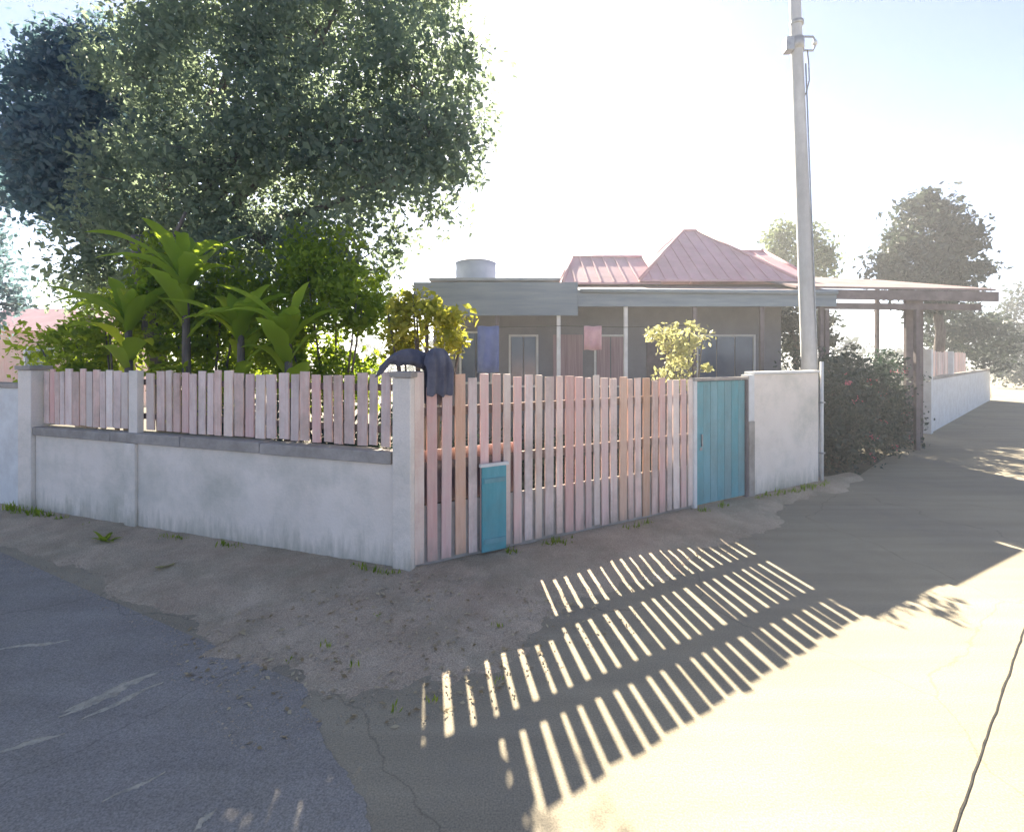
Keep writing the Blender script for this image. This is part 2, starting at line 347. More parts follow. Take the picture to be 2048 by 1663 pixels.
def tree(name, label, base, blobs, m, n, size, trunk_top, r0, group=None, clump=0.55, per=60, limbs=True, hollow=0.45, lean=None):
    """blobs in world coordinates"""
    base = Vector(base); t = thing(name, label, 'tree', base, 0, group)
    loc = [(b[0] - base.x, b[1] - base.y, b[2] - base.z, b[3], b[4], b[5]) for b in blobs]
    foliage('crown', m, loc, n, size, clump, per, t, hollow)
    top = Vector(trunk_top) - base
    limb(t, 'trunk', (0, 0, -0.05), top, r0, r0 * 0.55, 0.3, 9, 10)
    mb = MB()
    for b in loc:                                          # fine twigs reaching to the skin of each foliage mass
        for _ in range(9 if n > 30000 else 4):
            d = Vector(unit(1)[0]); d.z = abs(d.z) * 0.8 - 0.15
            c0 = Vector(b[:3]); e = c0 + Vector((d.x * b[3], d.y * b[4], d.z * b[5])) * random.uniform(0.95, 1.12); k = c0.lerp(e, 0.55) + Vector((fbm(e.x, e.y), fbm(e.y, e.z), 0.1)) * 0.2
            mb.tube([c0, k, e], [0.022, 0.014, 0.004], 4)
    tw = mb.build('twigs', M['bark'], t); tw['kind'] = 'stuff'
    if limbs:
        for b in loc:
            limb(t, 'limb', top * random.uniform(0.75, 1.0), (b[0], b[1], b[2] + b[5] * 0.2), r0 * 0.42, 0.03, 0.5)
    return t

# ------------------------------------------------------------------ left boundary: plastered wall, coping, pillars, boards
LEN_L = (LEFT_END - CORNER).length; LEN_R = (RIGHT_END - CORNER).length
def at_l(s): return LEN_L - s                            # local x at distance s from the corner
w = thing('boundary_wall', 'white plastered low wall with cement coping under the pink boards, left of the corner', 'wall', LEFT_END, aL)
mb = MB(); mb.box(0.15, LEN_L - 0.22, 0.0, 0.18, -0.05, 1.26); mb.build('wall_face', M['plaster'], w, bevel=0.008)
x = 0.15
for ln in (1.83, 1.42, 1.42, 1.98):                      # coping is cast in lengths, each a little uneven
    MB().box(x + 0.006, min(x + ln, LEN_L - 0.23) - 0.006, -0.045, 0.215, 1.262 + random.uniform(0, 0.006), 1.40 + random.uniform(-0.012, 0.012), 0.004).build('coping_slab', M['coping'], w, bevel=0.012); x += ln
SPIL = 4.62
for s in (SPIL,):
    MB().box(at_l(s) - 0.11, at_l(s) + 0.11, -0.05, 0.0, 0, 1.26).build('pilaster', M['plaster'], w, bevel=0.01)
p = thing('gate_pillar', 'slim white corner pillar where the low wall meets the tall pink fence', 'pillar', CORNER, aL)
MB().box(-0.21, 0.03, -0.05, 0.17, -0.05, 2.27).build('shaft', M['plaster'], p, bevel=0.012)
MB().box(-0.235, 0.055, -0.075, 0.195, 2.273, 2.34).build('cap', M['coping'], p, bevel=0.01)
p = thing('gate_pillar', 'pale pillar at the far left end of the low white wall', 'pillar', LEFT_END, aL)
MB().box(-0.2, 0.14, -0.06, 0.2, -0.05, 2.30).build('shaft', M['plaster'], p, bevel=0.012)
MB().box(-0.23, 0.17, -0.09, 0.23, 2.303, 2.37).build('cap', M['coping'], p, bevel=0.01)

fence = thing('board_fence', 'row of pink upright boards standing on the low white wall', 'fence', LEFT_END, aL)
MB().box(0.15, LEN_L - 0.22, 0.115, 0.16, 1.60, 1.68).build('rail', M['rail'], fence)
MB().box(0.15, LEN_L - 0.22, 0.115, 0.16, 2.10, 2.18).build('rail', M['rail'], fence)
MB().box(at_l(SPIL) - 0.09, at_l(SPIL) + 0.09, 0.0, 0.10, 1.40, 2.31).build('post', M['plaster'], fence, bevel=0.008)
x = 0.20; k = 0
while x < LEN_L - 0.36:
    wd = random.choice((0.11, 0.125, 0.14, 0.155)); gap = random.choice((0.028, 0.04, 0.05, 0.055))
    if x < 2.0: gap = 0.02
    if abs(x + wd / 2 - at_l(SPIL)) > 0.15:
        m = random.choices((M['board'], M['board_pale'], M['board_red']), (7, 2, 1.2))[0]
        top = 2.30 + random.uniform(-0.03, 0.03); lean = random.uniform(-0.012, 0.012); bot = 1.43 + random.uniform(0, 0.02)
        yy = 0.085 + random.uniform(-0.004, 0.004)
        mb = MB(); mb.add([(x, yy, bot), (x + wd, yy, bot), (x + wd, yy + 0.024, bot), (x, yy + 0.024, bot),
                           (x + lean, yy, top), (x + wd + lean, yy, top + random.uniform(-0.01, 0.01)), (x + wd + lean, yy + 0.024, top), (x + lean, yy + 0.024, top)],
                          [(3, 2, 1, 0), (4, 5, 6, 7), (0, 1, 5, 4), (1, 2, 6, 5), (2, 3, 7, 6), (3, 0, 4, 7)])
        mb.build('board', m, fence, bevel=0.003)
    x += wd + gap; k += 1

# ------------------------------------------------------------------ right boundary: tall board fence, teal gate, white end wall
def sR(px):                                               # distance along the right fence at a photo column
    k = (px - CX) / F
    return (CORNER.y * k - CORNER.x) / (uR.x - uR.y * k)
GATE0, GATE1 = sR(1392), sR(1490)
fence = thing('board_fence', 'tall fence of pink, salmon and white boards between corner pillar and tall teal gate', 'fence', CORNER, aR)
for z in (1.22, 1.86):
    MB().box(0.06, GATE0 - 0.08, 0.03, 0.085, z - 0.055, z + 0.055).build('rail', M['rail'], fence)
MB().box(0.06, GATE0 - 0.08, 0.03, 0.055, -0.05, 0.76).build('added_plinth', M['coping'], fence)  # added behind the boards to stop sunlight passing low through the gaps
MB().box(0.06, 1.55, 0.09, 0.105, 0.762, 1.40).build('backing_sheet', M['rust'], fence)
x = 0.055; k = 0
while x < GATE0 - 0.16:
    wd = random.choice((0.10, 0.115, 0.125, 0.135)); gap = random.uniform(0.04, 0.058) if x < 2.2 else random.uniform(0.036, 0.05)
    px_mid = x + wd / 2
    if 0.12 < x < 0.62: m = random.choices((M['board_orange'], M['board_red'], M['board_pale']), (2, 1, 1))[0]
    elif x < 2.6: m = random.choices((M['board'], M['board_pale'], M['board_red']), (5, 2, 4))[0]
    else: m = random.choices((M['board'], M['board_pale'], M['board_red'], M['board_orange']), (5, 2, 3, 0.8))[0]
    top = 2.31 - 0.033 * x + random.uniform(-0.035, 0.03); lean = random.uniform(-0.015, 0.015); bot = 0.10 + random.uniform(0, 0.03)
    yy = random.uniform(-0.003, 0.003)
    if 0.2 < x < 0.5: top -= 0.12
    MB().add([(x, yy, bot), (x + wd, yy, bot), (x + wd, yy + 0.025, bot), (x, yy + 0.025, bot),
              (x + lean, yy, top), (x + wd + lean, yy, top + random.uniform(-0.012, 0.012)), (x + wd + lean, yy + 0.025, top), (x + lean, yy + 0.025, top)],
             [(3, 2, 1, 0), (4, 5, 6, 7), (0, 1, 5, 4), (1, 2, 6, 5), (2, 3, 7, 6), (3, 0, 4, 7)]).build('board', m, fence, bevel=0.003)
    x += wd + gap; k += 1

S0, S1 = sR(960), sR(1008)
t = thing('panel', 'short teal panel standing against the tall pink fence near the corner pillar', 'panel', CORNER, aR)
MB().box(S0, S1, -0.06, -0.035, 0.10, 1.15).build('sheet', M['teal'], t, bevel=0.004)
MB().box(S0 + 0.02, S1 - 0.02, -0.075, -0.0605, 0.2, 0.26).build('batten', M['teal'], t, bevel=0.003)
MB().box(S0 + 0.02, S1 - 0.02, -0.075, -0.0605, 0.95, 1.01).build('batten', M['teal'], t, bevel=0.003)
MB().box(S0 - 0.03, S1 + 0.03, -0.07, -0.03, 1.152, 1.19).build('cap_strip', M['white'], t)

t = thing('gate', 'tall teal door in the fence, beside the white end wall', 'gate', CORNER, aR)
MB().box(GATE0 - 0.075, GATE0 - 0.004, -0.03, 0.07, 0, 2.12).build('jamb', M['white'], t, bevel=0.006)
MB().box(GATE1 + 0.004, GATE1 + 0.06, -0.03, 0.07, 0, 2.12).build('jamb', M['beam'], t, bevel=0.006)
MB().box(GATE0 - 0.075, GATE1 + 0.06, -0.04, 0.08, 2.122, 2.17).build('lintel', M['coping'], t, bevel=0.006)
leaf = MB().box(GATE0, GATE1, 0.02, 0.05, 0.12, 2.11).build('leaf', M['teal'], t)
np_ = 7
for i in range(np_):
    a0 = GATE0 + (GATE1 - GATE0) * i / np_; a1 = GATE0 + (GATE1 - GATE0) * (i + 1) / np_
    MB().box(a0 + 0.003, a1 - 0.003, 0.004 + random.uniform(-0.002, 0.002), 0.0195, 0.10, 2.105).build('plank', M['teal'], leaf, bevel=0.003)
MB().bar((GATE0 + 0.12, -0.02, 1.05), (GATE0 + 0.12, -0.02, 1.25), 0.025, 0.02).build('handle', M['metal'], leaf)
MB().box(GATE0 + 0.09, GATE0 + 0.15, -0.002, 0.004, 0.98, 1.03).build('lock_plate', M['metal'], leaf)

E0 = GATE1 + 0.065
t = thing('end_wall', 'short stained white wall between the tall teal gate and the utility pole', 'wall', CORNER, aR)
MB().box(E0, E0 + 0.16, -0.04, 0.14, -0.05, 1.38).build('pier_base', M['coping'], t, bevel=0.01)
MB().box(E0, E0 + 0.16, -0.03, 0.13, 1.383, 2.20).build('pier', M['white'], t, bevel=0.01)
MB().box(E0 + 0.163, LEN_R - 0.06, 0.0, 0.15, -0.05, 2.20).build('wall_face', M['plaster'], t, bevel=0.01)
MB().box(E0 + 0.163, LEN_R - 0.04, -0.03, 0.18, 2.203, 2.25).build('coping_slab', M['white'], t, bevel=0.01)
t = thing('pipe', 'thin pale vertical pipe at the right end of the short white wall', 'pipe', RIGHT_END + uR * 0.06, aR)
MB().tube([(0, 0, -0.05), (0, 0, 2.42)], 0.032, 12).build('tube', M['white'], t, smooth=True)
MB().box(-0.05, 0.05, -0.045, 0.05, 1.6, 1.63).build('clip', M['metal'], t)
MB().box(-0.05, 0.05, -0.045, 0.05, 0.6, 0.63).build('clip', M['metal'], t)

# dark cloth bundle hung over the fence top beside the pillar
def cloth():
    t = thing('cloth', 'dark blue grey cloth draped over the fence top beside the corner pillar', 'cloth', CORNER, aR)
    prof = []
    s0, s1 = 0.18, 0.52
    cols = 15
    # path over the top of the boards: front hem, front, top hump, back
    path = [(-0.035, 2.05), (-0.045, 2.20), (-0.06, 2.36), (-0.055, 2.50), (-0.02, 2.60), (0.04, 2.63), (0.09, 2.56), (0.12, 2.40), (0.125, 2.20), (0.12, 1.95)]
    vs = []; fs = []
    for i in range(cols):
        u = i / (cols - 1)
        for j, (y, z) in enumerate(path):
            fold = 0.02 * math.sin(u * 19 + j * 0.35) + 0.012 * math.sin(u * 37 + 1)
            edge = 1 - (2 * u - 1) ** 4
            zz = z if z < 2.30 else 2.30 + (z - 2.30) * (0.35 + 0.65 * edge)
            hem = 0.05 * fbm(u * 4, 2.0) if j in (0, len(path) - 1) else 0
            vs.append((s0 + (s1 - s0) * u + 0.01 * math.sin(j), y + (fold if y < 0.03 else -fold) - (0.01 if y < 0 else 0), zz + hem))
    m = len(path)
    for i in range(cols - 1):
        for j in range(m - 1):
            fs.append((i * m + j, (i + 1) * m + j, (i + 1) * m + j + 1, i * m + j + 1))
    o = MB().add(vs, fs).build('drape', M['dark'], t, smooth=True)
    so = o.modifiers.new('thick', 'SOLIDIFY'); so.thickness = 0.008
    ss = o.modifiers.new('sub', 'SUBSURF'); ss.levels = 2; ss.render_levels = 2
    # loose flap of the same cloth sagging over the pillar side
    vs = []; fs = []; na, nb = 18, 9
    for i in range(na):
        q = i / (na - 1)
        tx = 0.27 - 0.58 * q; tz = 2.56 + 0.10 * math.sin(q * 2.6) - 0.22 * q * q
        hang = 0.24 * (1 - 0.45 * q) + 0.05 * fbm(q * 5, 8.0)
        for k in range(nb):
            r = k / (nb - 1)
            vs.append((tx - 0.05 * r * q, 0.21 + 0.05 * math.sin(r * 3.1) * (-1) + 0.022 * math.sin(q * 26 + r * 2) * (0.3 + r) + 0.03 * fbm(q * 3, r * 3 + 4), tz - hang * r))
    for i in range(na - 1):
        for k in range(nb - 1):
            fs.append((i * nb + k, (i + 1) * nb + k, (i + 1) * nb + k + 1, i * nb + k + 1))
    o = MB().add(vs, fs).build('flap', M['dark'], t, smooth=True)
    so = o.modifiers.new('thick', 'SOLIDIFY'); so.thickness = 0.007
    ss = o.modifiers.new('sub', 'SUBSURF'); ss.levels = 1; ss.render_levels = 1
cloth()

# neighbour's wall beyond the far left pillar
NB = LEFT_END + uL * 0.24
t = thing('neighbour_wall', 'pale teal white wall running off past the far left pillar', 'wall', NB, aL)
MB().box(-6.0, 0.0, 0.02, 0.2, -0.05, 2.0).build('wall_face', M['white'], t, bevel=0.01)
MB().box(-6.0, 0.0, -0.02, 0.24, 2.003, 2.08).build('coping_slab', M['coping'], t, bevel=0.01)

# ------------------------------------------------------------------ utility pole
pb = Vector((6.33, 10.75, 0)); t = thing('utility_pole', 'tall pale concrete utility pole behind the short white wall', 'utility pole', pb)
lean = -0.039
MB().tube([(lean * z, 0, z) for z in (-0.1, 3, 6, 9, 12)], [0.165, 0.15, 0.132, 0.115, 0.10], 14).build('shaft', M['pole'], t, smooth=True)
zc = 9.05
MB().tube([(lean * zc, 0, zc - 0.1), (lean * zc, 0, zc + 0.14)], 0.145, 14).build('clamp', M['metal'], t, smooth=True)
MB().tube([(lean * zc, 0, zc + 0.42), (lean * zc, 0, zc + 0.50)], 0.135, 14).build('clamp', M['metal'], t, smooth=True)
MB().box(lean * zc - 0.27, lean * zc - 0.10, -0.12, 0.08, zc - 0.16, zc + 0.13).build('junction_box', M['metal'], t, bevel=0.02)
mb = MB(); c = Vector((lean * zc, -0.02, zc))
mb.tube([c + Vector(q) for q in ((0.1, 0, 0.17), (0.33, 0, 0.17), (0.37, 0, 0.1), (0.37, 0, -0.03), (0.33, 0, -0.12), (0.1, 0, -0.12))], 0.022, 8)
mb.build('bracket', M['metal'], t, smooth=True)
MB().tube([c + Vector((0.37, 0, 0.06)), c + Vector((0.37, 0, -0.0))], 0.05, 10).build('insulator', M['white'], t, smooth=True)
MB().tube([c + Vector(q) for q in ((0.2, -0.02, -0.12), (0.23, -0.02, -0.4), (0.24, -0.02, -0.75), (0.18, -0.03, -1.0), (0.11, -0.06, -1.12))], 0.013, 6).build('cable', M['tar'], t, smooth=True)
MB().tube([(lean * z + 0.10, -0.125, z) for z in (1, 3, 5, 7, 8.6)], 0.016, 6).build('conduit', M['metal'], t, smooth=True)

# ------------------------------------------------------------------ house behind the fence
h = thing('house', 'low pink grey house with red hipped sheet roof behind the tall pink fence', 'house', (3, 15.6, 0))
def hp(o): return o
ox, oy = 3, 15.6
MB().box(-5.4, 5.2, 0, 4.0, 0, 4.25).build('wall', M['wallp'], h)
# veranda: lean to roof and deep fascia
MB().add([(-5.6, -1.9, 4.25), (5.6, -1.9, 4.25), (5.6, 0.6, 4.75), (-5.6, 0.6, 4.75), (-5.6, -1.9, 4.31), (5.6, -1.9, 4.31), (5.6, 0.6, 4.81), (-5.6, 0.6, 4.81)],
         [(3, 2, 1, 0), (4, 5, 6, 7), (0, 1, 5, 4), (1, 2, 6, 5), (2, 3, 7, 6), (3, 0, 4, 7)]).build('veranda_roof', M['rust'], h)
MB().box(-5.62, -1.25, -2.0, -1.93, 3.62, 4.50).build('fascia', M['fascia'], h)
MB().box(-1.245, 5.62, -2.0, -1.93, 3.86, 4.30).build('fascia', M['fascia'], h)
MB().tube([(-1.2, -2.06, 4.27), (5.6, -2.06, 4.22)], 0.06, 8).build('gutter', M['fascia'], h, smooth=True)
for xx in (-5.3, -3.4, -1.75, 0.05, 1.9, 3.7, 5.3):
    MB().box(xx - 0.05, xx + 0.05, -1.9, -1.8, 0, 4.2).build('column', M['white'] if xx in (-1.75, 0.05) else M['beam'], h, bevel=0.008)
# hipped roof with a lower wing to either side
def hip(x0, x1, y0, y1, z0, rx0, rx1, ry, rz, name):
    th = 0.05
    top = [(x0, y0, z0), (x1, y0, z0), (x1, y1, z0), (x0, y1, z0), (rx0, ry, rz), (rx1, ry, rz)]
    vs = top + [(a, b, c - th) for a, b, c in top]
    fs = [(0, 1, 5, 4), (1, 2, 5), (2, 3, 4, 5), (3, 0, 4), (6, 10, 11, 7), (7, 11, 8), (8, 11, 10, 9), (9, 10, 6), (0, 6, 7, 1), (1, 7, 8, 2), (2, 8, 9, 3), (3, 9, 6, 0)]
    r = MB().add(vs, fs).build(name, M['roof'], h)
    mb = MB()
    for e in ((0, 4), (1, 5), (2, 5), (3, 4), (4, 5)):
        mb.tube([Vector(vs[e[0]]) + Vector((0, 0, 0.02)), Vector(vs[e[1]]) + Vector((0, 0, 0.02))], 0.05, 6)
    mb.build('ridge_capping', M['roof'], r, smooth=True)
    mb = MB()                                              # standing ribs of the roofing sheets on the street slope
    for i in range(1, int((x1 - x0) / 0.38)):
        bx = x0 + i * 0.38
        tt = 1.0
        if bx < rx0: tt = (bx - x0) / max(rx0 - x0, 1e-3)
        elif bx > rx1: tt = (x1 - bx) / max(x1 - rx1, 1e-3)
        mb.bar((bx, y0 + 0.01, z0 + 0.015), (bx, y0 + (ry - y0) * tt * 0.985, z0 + 0.015 + (rz - z0) * tt * 0.985), 0.04, 0.035)
    rb = mb.build('sheet_ribs', M['roof'], r); rb['kind'] = 'stuff'
hip(0.75, 5.4, -0.6, 5.2, 4.78, 3.0, 3.5, 2.4, 6.95, 'hip_roof')
hip(3.9, 5.95, -0.3, 5.2, 4.90, 4.0, 5.85, 2.4, 6.22, 'side_roof')
hip(-1.5, 1.4, -0.5, 3.6, 4.72, -1.0, 1.35, 1.5, 5.85, 'side_roof')
MB().box(-5.5, -1.55, -0.2, 3.8, 4.82, 4.9).build('flat_roof', M['wallg'], h)
# windows and door on the veranda wall
def window(x0, x1, z0, z1, curtain=False, wide=2):
    f = MB().box(x0, x1, -0.05, -0.002, z0, z0 + 0.06).box(x0, x1, -0.05, -0.002, z1 - 0.06, z1).box(x0, x0 + 0.06, -0.05, -0.002, z0 + 0.06, z1 - 0.06).box(x1 - 0.06, x1, -0.05, -0.002, z0 + 0.06, z1 - 0.06).build('window', M['white'], h)
    for i in range(wide):
        a = x0 + 0.065 + (x1 - x0 - 0.13) * i / wide; b = x0 + 0.065 + (x1 - x0 - 0.13) * (i + 1) / wide
        MB().box(a + 0.02, b - 0.02, -0.03, -0.012, z0 + 0.065, z1 - 0.065).build('pane', M['curtain'] if curtain else M['glass'], f)
window(-4.6, -3.6, 1.7, 3.3); window(-3.1, -2.2, 1.6, 3.2); window(-0.5, 0.5, 1.6, 3.2, True); window(2.6, 4.4, 1.7, 3.2, False, 3)
f = MB().box(1.1, 2.1, -0.05, -0.002, 0.1, 3.1).build('door', M['beam'], h)
MB().box(-1.75, -0.85, -0.04, -0.003, 0.1, 3.2).build('door', M['curtain'], h)

# washing on a line under the veranda eave
ln_ = thing('clothes_line', 'thin clothes line strung between the veranda columns of the house', 'clothes line', (-2.4, 13.6, 3.35))
MB().tube([(0, 0.1, 0), (1.7, 0.08, -0.05), (3.6, 0.1, 0.0), (5.4, 0.08, -0.04), (7.3, 0.1, 0.02)], 0.008, 5).build('line', M['tar'], ln_)
for (px0, px1, py1, mt, lab) in ((955, 998, 745, 'cloth_blue', 'blue cloth hanging on the line at the left of the veranda'), (1168, 1203, 700, 'cloth_pink', 'pink cloth hanging on the line in the middle of the veranda')):
    a = P(px0, 652, 13.66); b_ = P(px1, py1, 13.66); o = thing('washing', lab, 'washing', (a.x, 13.66, 0), 0, 'washing under the veranda')
    vs = []; fs = []; nn = 12
    for i in range(nn):
        for k in range(5):
            u = i / (nn - 1); vs.append(((b_.x - a.x) * u, 0.035 * math.sin(u * 11 + k * 0.4 + px0) * (0.3 + k * 0.2), a.z + (b_.z - a.z) * k / 4 + 0.01 * math.sin(u * 9)))
    for i in range(nn - 1):
        for k in range(4): fs.append((i * 5 + k, i * 5 + k + 1, (i + 1) * 5 + k + 1, (i + 1) * 5 + k))
    MB().add(vs, fs).build('fabric', M[mt], o, smooth=True).modifiers.new('thick', 'SOLIDIFY').thickness = 0.006
tk = thing('water_tank', 'pale blue water tank on the flat roof left of the red roofs', 'water tank', (-1.2, 17.0, 4.9))
MB().tube([(0, 0, 0), (0, 0, 0.16), (0, 0, 0.2), (0, 0, 0.44), (0, 0, 0.48), (0, 0, 0.72)], [0.66, 0.68, 0.66, 0.68, 0.66, 0.67], 20).build('body', M['tank'], tk, smooth=True)
MB().tube([(0, 0, 0.722), (0, 0, 0.80), (0, 0, 0.86)], [0.69, 0.5, 0.2], 20).build('lid', M['tank'], tk, smooth=True)

# carport to the right of the pole
t = thing('carport', 'open carport with long rusty sheet roof on posts, right of the utility pole', 'carport', (8.2, 14.0, 0))
W_ = 4.75
MB().add([(-0.6, -0.3, 4.36), (W_, -0.3, 4.28), (W_, 3.9, 5.15), (-0.6, 3.9, 5.40), (-0.6, -0.3, 4.42), (W_, -0.3, 4.34), (W_, 3.9, 5.21), (-0.6, 3.9, 5.46)],
         [(3, 2, 1, 0), (4, 5, 6, 7), (0, 1, 5, 4), (1, 2, 6, 5), (2, 3, 7, 6), (3, 0, 4, 7)]).build('roof_sheet', M['rust'], t)
MB().bar((-0.6, -0.36, 4.2), (W_, -0.36, 4.12), 0.05, 0.26).build('fascia', M['beam'], t)
MB().bar((-0.4, -0.15, 3.90), (W_ - 0.3, -0.15, 3.86), 0.12, 0.16).build('beam', M['beam'], t)
for (xx, yy, mm) in ((0.3, -0.15, 'beam'), (2.75, -0.15, 'beam'), (0.3, 3.6, 'beam'), (W_ - 0.4, 3.6, 'beam')):
    MB().box(xx - 0.055, xx + 0.055, yy - 0.055, yy + 0.055, 0, 3.8 if yy < 1 else 4.9).build('post', M[mm], t, bevel=0.008)
MB().box(3.35, 3.85, 1.0, 1.1, 0, 4.3).build('side_screen', M['beam'], t)

# second garden wall further along the right street
a = Vector((13.9, 17.0, 0)); b_ = Vector((28.2, 30.2, 0)); ln = (b_ - a).length; ang = math.atan2(b_.y - a.y, b_.x - a.x)
t = thing('garden_wall', 'far white garden wall with pink boards on top along the right street', 'wall', a, ang)
MB().box(-0.28, 0.05, -0.06, 0.26, -0.05, 2.78).build('pillar', M['white'], t, bevel=0.01)
MB().box(0.053, ln, 0.0, 0.18, -0.05, 1.75).build('wall_face', M['white'], t)
MB().box(0.053, ln, -0.03, 0.21, 1.753, 1.85).build('coping_slab', M['coping'], t)
MB().box(4.5, 4.75, -0.05, 0.2, 1.853, 2.75).build('post', M['white'], t)
MB().box(0.053, 9.5, 0.12, 0.16, 2.2, 2.3).build('rail', M['rail'], t)
x = 0.09
while x < 9.5:
    if not 4.3 < x < 4.8:
        MB().box(x, x + 0.19, 0.08, 0.105, 1.87, 2.72 + random.uniform(-0.03, 0.03)).build('board', random.choice((M['board'], M['board'], M['board_pale'])), t)
    x += 0.225
t = thing('pink_building', 'small pink house with red roof glimpsed under the trees at the far left', 'house', (-21, 23, 0))
MB().box(-3.2, 2.2, 0, 4, 0, 3.7).build('wall', M['board_red'], t)
MB().add([(-3.6, -0.4, 3.7), (2.6, -0.4, 3.7), (2.6, 4.4, 3.7), (-3.6, 4.4, 3.7), (-3.6, 2, 4.9), (2.6, 2, 4.9)], [(0, 1, 5, 4), (2, 3, 4, 5), (0, 4, 3), (1, 2, 5), (3, 2, 1, 0)]).build('roof', M['roof'], t)
f = MB().box(-0.9, 0.5, -0.06, -0.002, 1.5, 3.0).build('window', M['white'], t)
MB().box(-0.8, 0.4, -0.075, -0.062, 1.6, 2.9).build('pane', M['glass'], f)

# low planting added inside the yard to darken the gaps of the tall fence
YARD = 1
# ------------------------------------------------------------------ trees
def B(px, py, d, rw, rh, rd=None): 
    p = P(px, py, d); s = d / F
    return (p.x, p.y, p.z, rw * s, (rd if rd else rw * 0.8) * s, rh * s)
tree('broadleaf_tree', 'huge grey green tree towering behind the low white wall', (-6.9, 13.2, 0),
     [B(430, 190, 12.5, 170, 190), B(640, 90, 12.5, 190, 190), B(850, 190, 11.8, 135, 160), B(560, 340, 12.0, 200, 170), B(790, 375, 10.4, 115, 125), B(690, 260, 11.8, 200, 160), B(300, 120, 13, 110, 120),
      B(330, 380, 12.6, 150, 130), B(680, 540, 10.4, 120, 110), B(865, 290, 10.8, 95, 100), B(480, -60, 13, 220, 150), B(760, -60, 13, 190, 130), B(540, 500, 11.4, 140, 110), B(260, 490, 12.6, 120, 110), B(205, 560, 12.9, 75, 80), B(400, 510, 12, 130, 110)],
     M['leaf_big'], 108000, 0.155, P(420, 330, 12.6), 0.30, clump=0.62, per=70)
tree('dark_tree', 'dark blue green tree at the far left behind the pale pillar', (-12.4, 15.0, 0),
     [B(125, 220, 14.5, 105, 150), B(190, 340, 14.3, 140, 140), B(230, 150, 14.8, 90, 110), B(90, 320, 14.6, 75, 100)],
     M['leaf_blue'], 34000, 0.2, P(170, 380, 14.6), 0.24, clump=0.6, per=70)
tree('edge_tree', 'dark shaded tree cut by the left edge of the photo', (-17.5, 17.0, 0),
     [B(-40, 480, 17, 60, 110), B(-10, 580, 16.8, 60, 90), B(-110, 380, 17, 120, 150)], M['leaf_blue'], 9000, 0.2, P(-40, 480, 17), 0.18, clump=0.5, per=60)
tree('round_tree', 'blue grey round topped tree behind the carport roof', (18.2, 22.0, 0),
     [B(1865, 470, 22, 75, 75), B(1800, 530, 22, 55, 60), B(1905, 530, 21.6, 60, 80), B(1855, 560, 21.5, 80, 60), B(1850, 425, 22.2, 40, 35)],
     M['leaf_far'], 15000, 0.24, P(1860, 560, 22), 0.25, clump=0.6, per=60)
tree('pale_tree', 'small pale tree showing behind the utility pole and red roof', (15.8, 27.0, 0),
     [B(1600, 500, 27, 62, 55), B(1570, 480, 27, 36, 40), B(1640, 530, 27, 40, 35)], M['leaf_pale'], 6000, 0.22, P(1605, 520, 27), 0.2, clump=0.6, per=40)
tree('added_shade_tree', 'low unseen tree added behind the carport roof to shade the lane', (11.6, 21.0, 0), [(11.4, 21, 3.7, 1.5, 1.4, 1.3), (12.3, 21.3, 3.4, 1.0, 1.2, 1.1), (10.3, 21.0, 4.6, 1.4, 1.3, 1.2)],  # unseen tree put in to block the sun on the far lane
     M['leaf_far'], 8000, 0.2, (11.6, 21, 3.4), 0.13, clump=0.5, per=50)
tree('street_tree', 'leafy tree above the far white garden wall', (23.5, 29.0, 0),
     [B(1900, 660, 27, 60, 60), B(1950, 670, 28, 50, 45), B(1985, 690, 29, 45, 60)], M['leaf_far'], 9000, 0.22, P(1930, 660, 28.5), 0.18, clump=0.6, per=50)
tree('street_tree', 'hazy tree at the right edge of the photo beyond the garden wall', (44, 42, 0),
     [B(2060, 640, 42, 50, 90), B(2020, 720, 42, 45, 55)], M['leaf_far'], 8000, 0.3, P(2060, 660, 42), 0.25, clump=0.9, per=50)

# distant belt of greenery that closes the view between the houses
blobs = []
for i in range(46):
    x = -90 + i * 4.6 + random.uniform(-2, 2); y = 62 + 10 * math.sin(i * 1.7)
    blobs.append((x, y, random.uniform(1.0, 2.2), 4.2, 3, random.uniform(2.0, 3.6)))
o = foliage('far_greenery', M['leaf_far'], blobs, 20000, 0.7, 1.4, 40)
tag(o, 'low belt of distant greenery along the horizon', 'trees', kind='stuff')

# shrubs behind the left fence
def shrub(label, base, blobs, m, n, size, group=None, name='shrub', clump=0.3, flowers=0):
    base = Vector(base); t = thing(name, label, 'shrub', base, 0, group)
    loc = [(b[0] - base.x, b[1] - base.y, b[2], b[3], b[4], b[5]) for b in blobs]
    foliage('leaves', m, loc, n, size, clump, 50, t, hollow=0.2)
    mb = MB()
    for b in loc:
        for q in range(2):
            e = (b[0] + random.uniform(-.5, .5) * b[3], b[1] + random.uniform(-.5, .5) * b[4], b[2] + 0.3 * b[5])
            mb.tube([(random.uniform(-.1, .1), random.uniform(-.1, .1), 0), (e[0] * 0.5, e[1] * 0.5, e[2] * 0.55), e], [0.035, 0.025, 0.01], 6)
    mb.build('stem', M['bark'], t, smooth=True)
    if flowers:
        fl = foliage('flowers', M['flower'], loc, flowers, 0.07, 0.12, 12, t, hollow=0.85)
    return t
shrub('green shrub behind the left end of the pink boards', (-7.6, 9.9, 0), [B(130, 700, 9.9, 80, 50), B(210, 670, 9.8, 70, 60), B(160, 760, 9.8, 90, 60)], M['leaf_green'], 3500, 0.13)
shrub('leafy green shrub under the leaning trunk behind the pink boards', (-5.6, 9.4, 0), [B(380, 660, 9.4, 90, 75), B(470, 600, 9.3, 80, 85), B(330, 560, 9.4, 60, 90), B(420, 770, 9.3, 100, 60)], M['leaf_green'], 8000, 0.13)
